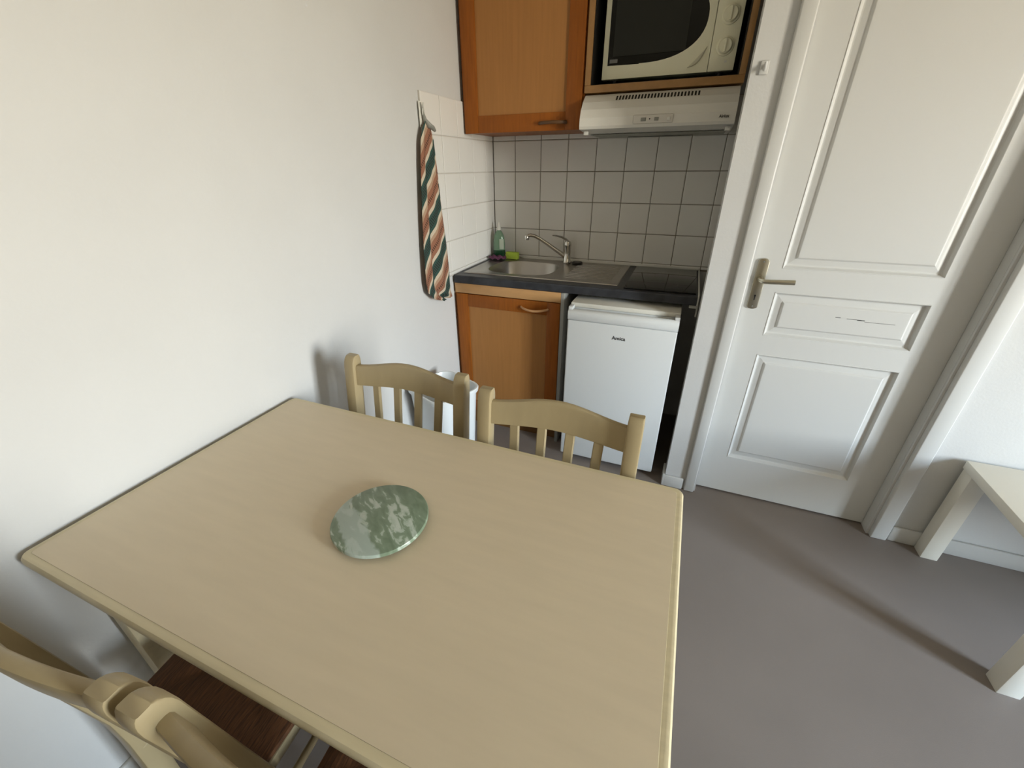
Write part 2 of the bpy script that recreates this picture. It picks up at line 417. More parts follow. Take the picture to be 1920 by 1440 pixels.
# ------------------------------------------------------------------ cabinets
def panel_door(parent, x0, x1, z0, z1, yf, fw=0.068, th=0.02, hinge='door'):
    dr = D.objects.new('door', None); C.objects.link(dr); dr.parent = parent
    bm = bmesh.new()
    box(bm, x0, x0+fw, yf, yf+th, z0, z1, bev=0.002); box(bm, x1-fw, x1, yf, yf+th, z0, z1, bev=0.002)
    box(bm, x0+fw+.0002, x1-fw-.0002, yf+.0004, yf+th, z0, z0+fw, bev=0.0015); box(bm, x0+fw+.0002, x1-fw-.0002, yf+.0004, yf+th, z1-fw, z1, bev=0.0015)
    link('door_frame', bm, M_frame, dr, smooth=True)
    bx('door_panel', M_panel, (x0+fw-.004, x1-fw+.004, yf+.008, yf+.016, z0+fw-.004, z1-fw+.004), dr)
    return dr
def bow_handle(parent, x0, x1, z, yf, m, drop=0.0, r=0.0042):
    bm = bmesh.new(); pts = []
    for k in range(13):
        t = k/12; pts.append((x0+(x1-x0)*t, yf-.002-.028*math.sin(PI*t)**0.6, z-drop*math.sin(PI*t)))
    tube(bm, pts, r, 10, flat=1.4)
    return link('handle', bm, m, parent, smooth=True)

# upper cabinet
uc = thing('wall_cabinet', 'orange beech wall cabinet with framed door, left of the microwave', 'cabinet', (0, 0, 1.54))
bm = bmesh.new(); box(bm, 0.0085, 0.592, -0.334, -0.012, 0.005, 0.58); link('body', bm, M_frame, uc)
dr = panel_door(uc, 0.022, 0.586, 0.0, 0.575, -0.356, fw=0.070)
bow_handle(dr, 0.398, 0.524, 0.030, -0.356, mat('dark_wood_handle', (0.10, 0.045, 0.015, 1), 0.45), r=0.005)
# microwave shelf
ns = thing('shelf_unit', 'open beech shelf box framing the microwave above the hood', 'shelf', (0, 0, 1.67))
M_edge = mat('beech_edging', (0.36, 0.19, 0.065, 1), 0.45, grain=(8, 8, 8), vscale=4, var=0.08)
bx('bottom_board', M_edge, (0.595, 1.200, -0.356, -0.012, 0.0, 0.026), ns, 0.001)
for a, b in ((0.595, 0.619), (1.178, 1.200)):
    bx('side_board', M_edge, (a, b, -0.356, -0.012, 0.0265, 0.47), ns, 0.001)
bx('top_board', M_edge, (0.595, 1.200, -0.356, -0.012, 0.4705, 0.49), ns)
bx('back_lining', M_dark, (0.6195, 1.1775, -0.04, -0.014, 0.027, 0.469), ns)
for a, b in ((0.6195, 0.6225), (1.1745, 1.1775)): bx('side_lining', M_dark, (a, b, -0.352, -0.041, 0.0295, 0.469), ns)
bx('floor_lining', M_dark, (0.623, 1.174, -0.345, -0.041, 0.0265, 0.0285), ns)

# ------------------------------------------------------------------ microwave
mw = thing('microwave', 'cream microwave with dark curved window and two dials', 'microwave', (0, 0, 1.7185))
Y0 = -0.300
Z = lambda z: z-1.7185
bx('casing', M_mw, (0.662, 1.150, -0.262, -0.06, Z(1.728), Z(2.052)), mw, 0.004)
for x in (0.70, 1.11):
    for y in (-0.24, -0.09):
        bm = bmesh.new(); lathe(bm, [(.012, 1.6985-1.7185), (.014, Z(1.7285))], (x, y, 0), 12); link('foot', bm, M_black, mw)
# door bezel with curved cut-out: window polygon
wz0, wz1, wxl = 1.766, 2.022, 0.672
def warc(n=28):
    pts = [(wxl, wz0), (0.80, wz0-.002)]
    cxr, czr = 0.80, (wz0+wz1)/2
    for k in range(n+1):
        a = -PI/2+PI*k/n
        pts.append((cxr + 0.238*abs(math.cos(a))**0.80, czr + (wz1-wz0)/2*math.copysign(abs(math.sin(a))**0.9, math.sin(a))))
    pts += [(wxl, wz1)]
    return pts
WP = warc()
bm = bmesh.new()
outer = [(0.653, 1.7195), (1.0625, 1.7195), (1.0625, 2.060), (0.653, 2.060)]
def ring_faces(bm, inner, y, outer_box):
    # radial strips: connect every window point to the bezel border
    x0, z0, x1, z1 = outer_box; cx, cz = 0.84, (z0+z1)/2; res = []
    for (px, pz) in inner:
        dx, dz = px-cx, pz-cz; t = 1e9
        if dx > 1e-6: t = min(t, (x1-cx)/dx)
        if dx < -1e-6: t = min(t, (x0-cx)/dx)
        if dz > 1e-6: t = min(t, (z1-cz)/dz)
        if dz < -1e-6: t = min(t, (z0-cz)/dz)
        res.append((cx+dx*t, cz+dz*t))
    return res
inn = []
for i in range(len(WP)):        # densify
    a, b = WP[i], WP[(i+1) % len(WP)]
    n = 14 if math.dist(a, b) > 0.05 else 1
    for k in range(n): inn.append((a[0]+(b[0]-a[0])*k/n, a[1]+(b[1]-a[1])*k/n))
out = ring_faces(bm, inn, Y0, (0.653, 1.7195, 1.0625, 2.060))
# snap the nearest outer points to the four corners
for cx_, cz_ in ((0.653, 1.7195), (1.0625, 1.7195), (1.0625, 2.060), (0.653, 2.060)):
    i = min(range(len(out)), key=lambda q: math.dist(out[q], (cx_, cz_))); out[i] = (cx_, cz_)
VI = [bm.verts.new((x, Y0, Z(z))) for x, z in inn]; VO = [bm.verts.new((x, Y0-.001, Z(z))) for x, z in out]
VB = [bm.verts.new((x, Y0+.036, Z(z))) for x, z in out]; VD = [bm.verts.new((x, Y0+.006, Z(z))) for x, z in inn]
n = len(inn)
for i in range(n):
    j = (i+1) % n
    bm.faces.new((VO[i], VO[j], VI[j], VI[i])); bm.faces.new((VB[i], VB[j], VO[j], VO[i])); bm.faces.new((VI[i], VI[j], VD[j], VD[i]))
bmesh.ops.recalc_face_normals(bm, faces=bm.faces)
md = D.objects.new('door', None); C.objects.link(md); md.parent = mw
link('door_bezel', bm, M_mw, md)
bm = bmesh.new(); bm.faces.new([bm.verts.new((x, Y0+.0045, Z(z))) for x, z in WP]); bmesh.ops.recalc_face_normals(bm, faces=bm.faces)
bmesh.ops.solidify(bm, geom=bm.faces[:], thickness=0.003)
link('window', bm, M_mwglass, md)
# mesh screen area behind the glass centre, a shade lighter
bx('mesh_screen', M_mwmesh, (0.692, 0.972, Y0+.0008, Y0+.0012, Z(1.795), Z(1.995)), md)
# curved finger scoop in the bezel
bm = bmesh.new(); P1 = []; P2 = []
for k in range(9):
    t = k/8; x = 0.988+0.062*t; z = 1.738+0.062*t-0.010*math.sin(PI*t); wv = 0.006*math.sin(PI*t)
    P1.append((x+wv, z-wv)); P2.append((x-wv*.5, z+wv*.5))
prism(bm, [(x, Z(z)) for x, z in P1+P2[::-1][1:-1]], 'y', Y0-.006, Y0-.0005); bevel_all(bm, .0015)
link('door_latch', bm, mat('latch_shade', (0.60, 0.58, 0.44, 1), 0.5), md, smooth=True)
# control panel with two dials
bx('control_panel', M_mw, (1.0645, 1.156, Y0-.001, Y0+.036, Z(1.7195), Z(2.060)), mw, 0.002)
for z in (1.795, 1.888):
    k_ = bmesh.new(); lathe(k_, [(.031, 0), (.030, -.004), (.0255, -.006), (.024, -.013), (.021, -.016)], (1.113, Y0-.0012, Z(z)), 28, 'y')
    kn = link('dial', k_, M_mw, mw, smooth=True)
    bx('dial_grip', M_mw, (1.1095, 1.1165, Y0-.023, Y0-.0165, Z(z)-.020, Z(z)+.020), kn, 0.0015)
bx('dial_mark', M_plas, (1.120, 1.128, Y0-.0018, Y0-.0011, Z(1.745), Z(1.751)), mw)
bx('rating_label', M_grey, (0.681, 0.713, Y0-.0016, Y0-.0011, Z(1.7735), Z(1.786)), md)

# ------------------------------------------------------------------ cooker hood
ch = thing('cooker_hood', 'white slim cooker hood under the microwave shelf', 'cooker hood', (0, 0, 1.525))
bm = bmesh.new()
hp_ = [(-0.013, -0.002), (-0.30, 0.000), (-0.425, 0.010), (-0.430, 0.020), (-0.428, 0.050), (-0.415, 0.080), (-0.39, 0.108), (-0.36, 0.130), (-0.345, 0.138), (-0.013, 0.138)]
prism(bm, hp_, 'x', 0.600, 1.193)
link('body', bm, M_hood, ch)
bx('filter_grille', mat('hood_grey_filter', (0.34, 0.34, 0.29, 1), 0.6), (0.62, 1.175, -0.29, -0.03, -0.0045, -0.0025), ch)
bx('lamp_slot', M_dark, (0.76, 1.048, -0.106, -0.096, -0.0062, -0.0047), ch)
for k in range(26):
    x = 0.735+k*0.0125
    bm = bmesh.new(); box(bm, x, x+.0065, -0.392, -0.3655, 0, .0016)
    bmesh.ops.rotate(bm, verts=bm.verts, cent=(x, -0.378, 0), matrix=Matrix.Rotation(math.atan2(0.022, 0.030), 3, 'X'))
    bmesh.ops.translate(bm, verts=bm.verts, vec=(0, 0.004, 0.1195))
    link('vent_slot', bm, M_dark, ch)
sw = bx('switch_panel', mat('hood_switch', (0.64, 0.61, 0.55, 1), 0.35), (0.820, 0.972, -0.4325, -0.4285, 0.022, 0.052), ch, 0.0035)
for a, b, m_ in ((0.850, 0.870, M_hookg), (0.902, 0.918, M_hookg), (0.950, 0.962, M_plas)):
    bx('slide_switch', m_, (a, b, -0.4350, -0.4326, 0.030, 0.042), sw, 0.001)
bm = bmesh.new(); lathe(bm, [(.0025, 0), (.0025, -.0012)], (0.884, -0.4328, 0.037), 10, 'y'); link('indicator_dot', bm, M_black, sw)
for x in (0.615, 1.165): bx('mounting_clip', M_plas, (x, x+.018, -0.405, -0.385, -0.010, 0.004), ch, .002)

def text(name, s, size, loc, rot, m, parent, ext=0.0003, bold=False):
    cu = D.curves.new(name, 'FONT'); cu.body = s; cu.size = size; cu.extrude = ext; cu.align_x = 'CENTER'
    if bold: cu.offset = size*0.02
    tmp = D.objects.new(name, cu); C.objects.link(tmp)
    dg = bpy.context.evaluated_depsgraph_get(); me = D.meshes.new_from_object(tmp.evaluated_get(dg))
    D.objects.remove(tmp); me.materials.clear(); me.materials.append(m)
    o = D.objects.new(name, me); C.objects.link(o); o.location = loc; o.rotation_euler = rot
    if parent: o.parent = parent
    return o
text('lettering', 'Airlux', 0.0140, (1.153, -0.4305, 0.031), (PI/2, 0, 0), M_ink, ch, bold=True)

# ------------------------------------------------------------------ base unit
bc = thing('base_cabinet', 'orange beech base cabinet under the sink with bow handle', 'cabinet', (0, 0, 0))
M_side = mat('grey_side_panel', (0.30, 0.30, 0.28, 1), 0.5)
M_lightrail = mat('beech_rail', (0.50, 0.28, 0.115, 1), 0.42, grain=(2, 10, 10), vscale=5, var=0.06)
bm = bmesh.new()
box(bm, 0.0015, 0.029, -0.526, -0.03, 0.10, 0.8635); box(bm, 0.572, 0.588, -0.526, -0.03, 0.10, 0.8635)
box(bm, 0.029, 0.572, -0.526, -0.03, 0.10, 0.116); box(bm, 0.029, 0.572, -0.038, -0.03, 0.116, 0.8635)
link('body', bm, M_frame, bc)
bx('top_rail', M_lightrail, (0.013, 0.588, -0.545, -0.5265, 0.814, 0.8635), bc, .001)
bx('plinth', mat('plinth_beech', (0.16, 0.075, 0.02, 1), 0.5), (0.013, 0.600, -0.508, -0.49, 0.0, 0.0995), bc)
bx('side_panel', M_side, (0.5885, 0.606, -0.545, -0.03, 0.0, 0.8635), bc, .001)
dr = panel_door(bc, 0.018, 0.586, 0.103, 0.810, -0.5465, fw=0.066)
bow_handle(dr, 0.385, 0.528, 0.776, -0.5465, mat('beech_handle', (0.50, 0.27, 0.12, 1), 0.35), drop=0.008)
# worktop
wt = thing('worktop', 'black slate-look worktop over the cabinet and fridge', 'worktop', (0, 0, 0.8645))
# in four pieces round the sink cut-out, one mesh
bm = bmesh.new(); X0, X1, YF, YB = 0.0135, 1.186, -0.549, -0.0125
sx0, sx1, sy0, sy1 = 0.095, 0.495, -0.425, -0.095
for d in ((X0, sx0, YF+.006, YB), (sx1, X1, YF+.006, YB), (sx0, sx1, YF+.006, sy0), (sx0, sx1, sy1, YB)):
    box(bm, *d, 0.0, 0.040)
prism(bm, [(YF, .004), (YF, .034), (YF+.002, .038), (YF+.006, .04), (YF+.006, 0), (YF+.003, .0005)], 'x', X0, X1)
link('board', bm, M_top, wt)
bx('edge_strip', M_plas, (1.1865, 1.1925, -0.548, -0.0125, 0.0, 0.046), wt, .001)
o = thing('support_bracket', 'small white bracket under the right end of the worktop', 'bracket', (1.17, -0.50, 0.838))
bm = bmesh.new(); box(bm, -.010, .0265, -.02, .005, 0.006, 0.020, bev=.002); box(bm, 0.020, .0265, -.02, .005, -0.03, 0.006); link('bracket_plate', bm, M_plas, o, smooth=True)

# ------------------------------------------------------------------ sink
sk = thing('sink', 'stainless steel inset sink with ribbed drainboard on the right', 'sink', (0, 0, 0.9048))
def sq(cx, cy, a, b, p, n=48):
    return [(cx+a*math.copysign(abs(math.cos(t))**p, math.cos(t)), cy+b*math.copysign(abs(math.sin(t))**p, math.sin(t))) for t in [2*PI*k/n for k in range(n)]]
n = 64
bcx, bcy, ba, bb = 0.295, -0.262, 0.182, 0.160
def plate_ring(t, x0, x1, y0, y1):
    dx, dy = math.cos(t), math.sin(t); k = 1e9
    if dx > 1e-9: k = min(k, (x1-bcx)/dx)
    if dx < -1e-9: k = min(k, (x0-bcx)/dx)
    if dy > 1e-9: k = min(k, (y1-bcy)/dy)
    if dy < -1e-9: k = min(k, (y0-bcy)/dy)
    return (bcx+dx*k, bcy+dy*k)
SX0, SX1, SY0, SY1 = 0.036, 0.838, -0.484, -0.030
angs = [2*PI*k/n for k in range(n)]
for c_ in ((SX0, SY0), (SX1, SY0), (SX1, SY1), (SX0, SY1)):
    a = math.atan2(c_[1]-bcy, c_[0]-bcx) % (2*PI)
    i = min(range(n), key=lambda q: abs(angs[q]-a)); angs[i] = a
def bowl(a, b, z, p=0.62): return [(bcx+a*math.copysign(abs(math.cos(t))**p, math.cos(t)), bcy+b*math.copysign(abs(math.sin(t))**p, math.sin(t)), z) for t in angs]
loops = [[plate_ring(t, SX0, SX1, SY0, SY1)+(0.0003,) for t in angs],
         [plate_ring(t, SX0+.002, SX1-.002, SY0+.002, SY1-.002)+(0.004,) for t in angs],
         [plate_ring(t, SX0+.012, SX1-.012, SY0+.012, SY1-.012)+(0.0035,) for t in angs],
         [plate_ring(t, SX0+.018, SX1-.018, SY0+.018, SY1-.018)+(0.0012,) for t in angs],
         bowl(ba+.010, bb+.010, .0012), bowl(ba+.002, bb+.002, .0006), bowl(ba-.004, bb-.004, -.006), bowl(ba-.016, bb-.016, -.11), bowl(ba-.030, bb-.030, -.140), bowl(ba-.06, bb-.06, -.150), bowl(.03, .03, -.153)]
bm = bmesh.new(); R = [[bm.verts.new(p) for p in L] for L in loops]
for a, b in zip(R, R[1:]):
    for i in range(n): bm.faces.new((a[i], a[(i+1) % n], b[(i+1) % n], b[i]))
bm.faces.new(R[-1]); bmesh.ops.recalc_face_normals(bm, faces=bm.faces)
me_ = link('basin', bm, M_steel, sk, smooth=True)
bm = bmesh.new()
for k in range(11):
    y = -0.41+k*0.032
    box(bm, 0.560, 0.795, y, y+.012, .0005, .0030, bev=.001)
o = link('drainboard_ribs', bm, M_steel, sk, smooth=True)
bm = bmesh.new(); lathe(bm, [(.036, -.1525), (.036, -.150), (.028, -.1495), (.02, -.152)], (bcx, bcy, 0), 24); link('drain', bm, M_chrome, sk, smooth=True)

# tap
tp = thing('tap', 'chrome mixer tap with long raised spout behind the sink', 'tap', (0.484, -0.068, 0.9075))
bm = bmesh.new(); lathe(bm, [(.024, 0), (.024, .004), (.0205, .008), (.0195, .055), (.0195, .088), (.021, .092), (.021, .104), (.017, .116), (.006, .121)], (0, 0, 0), 28)
link('body', bm, M_chrome, tp, smooth=True)
bm = bmesh.new()
sp_ = [(0, 0, .030), (-.022, -.010, .044), (-.06, -.027, .072), (-.105, -.045, .105), (-.148, -.062, .134), (-.175, -.072, .148), (-.195, -.079, .152), (-.210, -.084, .149)]
tube(bm, sp_, [.0125, .0120, .0110, .0102, .0098, .0096, .0096, .0096], 14)
link('spout', bm, M_chrome, tp, smooth=True)
bm = bmesh.new(); lathe(bm, [(.0115, -.012), (.0125, -.010), (.0125, .010), (.0105, .013)], (-.214, -.0855, .139), 18); link('aerator', bm, M_chrome, tp, smooth=True)
bm = bmesh.new()
tube(bm, [(.002, .004, .112), (-.012, -.004, .128), (-.035, -.018, .142), (-.062, -.036, .150), (-.078, -.046, .152)], [.014, .0125, .0095, .0075, .005], 12, flat=0.6)
link('lever', bm, M_chrome, tp, smooth=True)
pg = thing('sink_plug', 'small round black plug lying beside the tap base', 'plug', (0.548, -0.078, 0.9085))
bm = bmesh.new(); lathe(bm, [(.030, 0), (.031, .005), (.026, .010), (.008, .011)], (0, 0, 0), 24); link('disc', bm, M_black, pg, smooth=True)

# ------------------------------------------------------------------ hob
hb = thing('hob', 'black ceramic glass hob set in the right end of worktop', 'hob', (0, 0, 0.9048))
bx('glass', M_hob, (0.872, 1.178, -0.518, -0.040, 0, 0.006), hb, .0015)
M_ring = mat('ring_print', (0.05, 0.045, 0.04, 1), 0.3)
for (cx_, cy_, r_) in ((1.025, -0.40, .075), (1.025, -0.17, .060)):
    bm = bmesh.new(); seg = 40
    A_ = [bm.verts.new((cx_+r_*math.cos(2*PI*k/seg), cy_+r_*math.sin(2*PI*k/seg), .0062)) for k in range(seg)]
    B_ = [bm.verts.new((cx_+(r_-.0012)*math.cos(2*PI*k/seg), cy_+(r_-.0012)*math.sin(2*PI*k/seg), .0062)) for k in range(seg)]
    for k in range(seg): bm.faces.new((A_[k], A_[(k+1) % seg], B_[(k+1) % seg], B_[k]))
    bmesh.ops.recalc_face_normals(bm, faces=bm.faces)
    link('cooking_zone_ring', bm, M_ring, hb)

# ------------------------------------------------------------------ washing-up things
sb = thing('soap_bottle', 'green washing-up liquid bottle with white cap in the corner', 'bottle', (0.066, -0.078, 0.9093), 0.3)
bm = bmesh.new(); L = []
for a, b, z in ((.030, .018, .0), (.034, .021, .006), (.035, .022, .045), (.0345, .0215, .075), (.033, .021, .105), (.028, .019, .130), (.018, .014, .150), (.010, .010, .158), (.010, .010, .165)):
    L.append([(x, y, z) for x, y in sq(0, 0, a, b, .8, 28)])
strip(bm, L, None); link('body', bm, M_soap, sb, smooth=True)
bm = bmesh.new(); L = []
for a, b, z in ((.0305, .0185, -.0004), (.0345, .0215, .006), (.0358, .0228, .045), (.0357, .0227, .048)):
    L.append([(x, y, z) for x, y in sq(0, 0, a, b, .8, 28)])
strip(bm, L, None); link('liquid', bm, M_liquid, sb, smooth=True)
bm = bmesh.new(); lathe(bm, [(.0125, .160), (.0125, .172), (.009, .178), (.006, .196), (.003, .204)], (0, 0, 0), 18); link('cap', bm, M_plas, sb, smooth=True)
bm = bmesh.new(); box(bm, .004, .030, -.0245, -.0228, .055, .112, bev=.0006); link('bottle_label', bm, M_label, sb, smooth=True)
cl = thing('dish_cloth', 'folded plum coloured cloth at the foot of the soap bottle', 'cloth', (0.075, -0.128, 0.9085), 0.15)
bm = bmesh.new(); N = 14
g = [[bm.verts.new((-.05+.1*i/N, -.024+.048*j/6, .009+.005*math.sin(i*1.3+j*.7)+.004*math.cos(j*2.1+i*.4) - (.008 if i in (0, N) or j in (0, 6) else 0))) for j in range(7)] for i in range(N+1)]
for i in range(N):
    for j in range(6): bm.faces.new((g[i][j], g[i+1][j], g[i+1][j+1], g[i][j+1]))
bmesh.ops.recalc_face_normals(bm, faces=bm.faces); bmesh.ops.solidify(bm, geom=bm.faces[:], thickness=.0025)
bmesh.ops.translate(bm, verts=bm.verts, vec=(0, 0, .002 - min(v.co.z for v in bm.verts)))
link('folds', bm, M_pink, cl, smooth=True)
sg = thing('sponge', 'lime green sponge standing by the back tiles behind the sink', 'sponge', (0.150, -0.075, 0.9085), -0.12)
bm = bmesh.new(); box(bm, -.040, .040, -.014, .014, .0, .040, bev=.004); link('foam', bm, M_sponge, sg, smooth=True)

# ------------------------------------------------------------------ fridge
fr = thing('fridge', 'white under-counter fridge with lettering on its door', 'fridge', (0, 0, 0))
bx('cabinet_body', M_fridge, (0.657, 1.131, -0.608, -0.14, 0.022, 0.824), fr, .004)
bx('top_cover', M_plas, (0.656, 1.132, -0.612, -0.14, 0.8245, 0.845), fr, .004)
for x in (0.69, 1.09):
    for y in (-0.57, -0.18):
        bm = bmesh.new(); lathe(bm, [(.016, .0002), (.018, .022)], (x, y, 0), 12); link('foot', bm, M_black, fr)
fd = D.objects.new('door', None); C.objects.link(fd); fd.parent = fr
bx('door_shell', M_fridge, (0.656, 1.132, -0.6600, -0.613, 0.026, 0.776), fd, .006, 3)
bm = bmesh.new()
prism(bm, [(-0.660, .7775), (-0.663, .783), (-0.6655, .800), (-0.664, .816), (-0.655, .824), (-0.645, .826), (-0.638, .818), (-0.625, .815), (-0.613, .818), (-0.613, .7775)], 'x', 0.656, 1.132)
bevel_all(bm, .0018, 2, 50)
link('handle_rail', bm, M_fridge, fd, smooth=True)
for x0 in (0.656, 1.112):
    bx('hinge_cap', M_fridge, (x0, x0+.020, -0.655, -0.613, 0.8195, 0.838), fd, .003)
text('lettering', 'Amica', 0.0235, (0.893, -0.6604, 0.7085), (PI/2, 0, 0), M_ink, fd, bold=True)

# ------------------------------------------------------------------ dark void beside the fridge is simply the alcove; hooks
hk = thing('wall_hook', 'small white adhesive hook high on the white door pier', 'hook', (1.232, -0.6902, 1.660))
bx('base_plate', M_trim, (-.012, .012, -.006, -.0004, -.018, .018), hk, .003)
bm = bmesh.new(); tube(bm, [(0, -.006, .004), (0, -.016, -.004), (0, -.024, -.008), (0, -.030, -.002), (0, -.031, .010)], [.0055, .005, .005, .0045, .004], 10); link('prong', bm, M_trim, hk, smooth=True)

# ------------------------------------------------------------------ tea towel and its hook
th = thing('towel_hook', 'white hook with grey rubber clip holding the striped towel', 'hook', (0.0085, -0.715, 1.60))
bm = bmesh.new(); box(bm, 0.0, .004, -.014, .014, -.055, .035, bev=.0015); link('back_plate', bm, M_plas, th, smooth=True)
bm = bmesh.new(); tube(bm, [(.004, -.004, .03), (.010, -.002, .0), (.018, 0, -.03), (.030, .010, -.05), (.034, .028, -.056), (.032, .048, -.066)], [.004, .005, .009, .012, .010, .006], 12, flat=.7); link('clip', bm, M_hookg, th, smooth=True)
tw = thing('tea_towel', 'striped green and rust tea towel hanging on the tiled left wall', 'tea towel', (0, 0, 0))
# outline (front view from +x): for height z the y extent, folds in x
prof_t = [(1.566, -0.722, -0.700), (1.545, -0.742, -0.682), (1.50, -0.765, -0.662), (1.42, -0.782, -0.652), (1.30, -0.800, -0.636), (1.20, -0.815, -0.622), (1.10, -0.828, -0.608), (1.00, -0.838, -0.600), (0.93, -0.842, -0.598), (0.885, -0.835, -0.600), (0.845, -0.790, -0.602), (0.812, -0.700, -0.604)]
def interp(t):
    k = t*(len(prof_t)-1); i = min(int(k), len(prof_t)-2); f = k-i
    return [a+(b-a)*f for a, b in zip(prof_t[i], prof_t[i+1])]
NU, NV = 22, 44
bm = bmesh.new(); uvl = bm.loops.layers.uv.new('UVMap'); gv = []
for j in range(NV+1):
    z, ya, yb = interp(j/NV); rowv = []
    for i in range(NU+1):
        u = i/NU
        y = ya+(yb-ya)*u
        zz = z
        amp = 0.004+0.007*min(1, (1.57-z)*3)
        x = 0.030 + amp*(0.9*math.sin(u*PI*3.3+0.6) + 0.5*math.sin(u*PI*6.5+z*3)) * (0.4+0.6*min(1, (1.6-z)*2))
        if y > -0.712 and z < 1.5: x = max(x, 0.016)
        rowv.append((bm.verts.new((max(x, 0.013), y, zz)), (y, z)))
    gv.append(rowv)
for j in range(NV):
    for i in range(NU):
        q = [gv[j][i], gv[j+1][i], gv[j+1][i+1], gv[j][i+1]]
        f = bm.faces.new([a[0] for a in q])
        for lp, a in zip(f.loops, q): lp[uvl].uv = a[1]
bmesh.ops.recalc_face_normals(bm, faces=bm.faces); bmesh.ops.solidify(bm, geom=bm.faces[:], thickness=.002)
link('cloth', bm, M_towel, tw, smooth=True)
bm = bmesh.new(); tube(bm, [(.020, -.712, 1.560), (.022, -.722, 1.60), (.024, -.716, 1.628), (.022, -.708, 1.60), (.020, -.704, 1.560)], .0022, 8); link('hanging_loop', bm, M_plas, tw, smooth=True)

# ------------------------------------------------------------------ table
tb = thing('dining_table', 'pale wooden dining table pushed against the left wall', 'table', (0, 0, 0))
TX1, TYF, TYN, TH = 1.190, -1.626, -2.286, 0.7515
def rrect(x0, x1, y0, y1, r, n=6):
    pts = []
    for cx_, cy_, a0 in ((x1-r, y1-r, 0), (x0+r, y1-r, PI/2), (x0+r, y0+r, PI), (x1-r, y0+r, 3*PI/2)):
        for k in range(n+1): a = a0+PI/2*k/n; pts.append((cx_+r*math.cos(a), cy_+r*math.sin(a)))
    return pts
tx0 = 0.014
bm = bmesh.new(); L = []
for ins, z in ((.016, TH-.0012), (.014, TH-.0020), (.010, TH-.0006), (.004, TH-.002), (.0008, TH-.007), (0, TH-.013), (.0008, TH-.020), (.004, TH-.026), (.012, TH-.029), (.030, TH-.029)):
    L.append([(x, y, z) for x, y in rrect(tx0+ins, TX1-ins, TYN+ins, TYF-ins, max(.018-ins*.6, .006))])
R = [[bm.verts.new(p) for p in l] for l in L]; k = len(R[0])
for a, b in zip(R, R[1:]):
    for i in range(k): bm.faces.new((a[i], a[(i+1) % k], b[(i+1) % k], b[i]))
bmesh.ops.recalc_face_normals(bm, faces=bm.faces)
link('edge_lipping', bm, M_lip, tb, smooth=True)
bm = bmesh.new(); prism(bm, rrect(tx0+.0162, TX1-.0162, TYN+.0162, TYF-.0162, .009), 'z', TH-.027, TH-.0004); link('tabletop', bm, M_table, tb)
bm = bmesh.new()
ax0, ax1, ay0, ay1 = 0.082, 1.088, TYN+.11, TYF-.04
for d in ((ax0, ax1, ay0, ay0+.02), (ax0, ax1, ay1-.02, ay1), (ax0, ax0+.02, ay0+.0205, ay1-.0205), (ax1-.02, ax1, ay0+.0205, ay1-.0205)): box(bm, *d, TH-.10, TH-.0275)
link('apron', bm, M_lip, tb)
for (x, y) in ((0.055, TYN+.076), (1.115, TYN+.076), (0.055, TYF-.060), (1.115, TYF-.060)):
    bm = bmesh.new(); box(bm, x-.024, x+.024, y-.024, y+.024, 0.0, TH-.0275, bev=.004); link('leg', bm, M_lip, tb, smooth=True)

# marble plate
pt = thing('marble_board', 'round green marble board lying on the table', 'board', (0.614, -1.961, TH))
bm = bmesh.new(); lathe(bm, [(.084, .0062), (.0925, .0066), (.0962, .009), (.0968, .0140), (.0955, .0165), (.0935, .0172)], (0, 0, 0), 72); link('slab', bm, M_marble, pt, smooth=True)
for k in range(3):
    a = 2*PI*k/3+.5; bm = bmesh.new(); lathe(bm, [(.007, 0), (.008, .0064)], (.06*math.cos(a), .06*math.sin(a), 0), 12); link('foot', bm, M_hookg, pt)

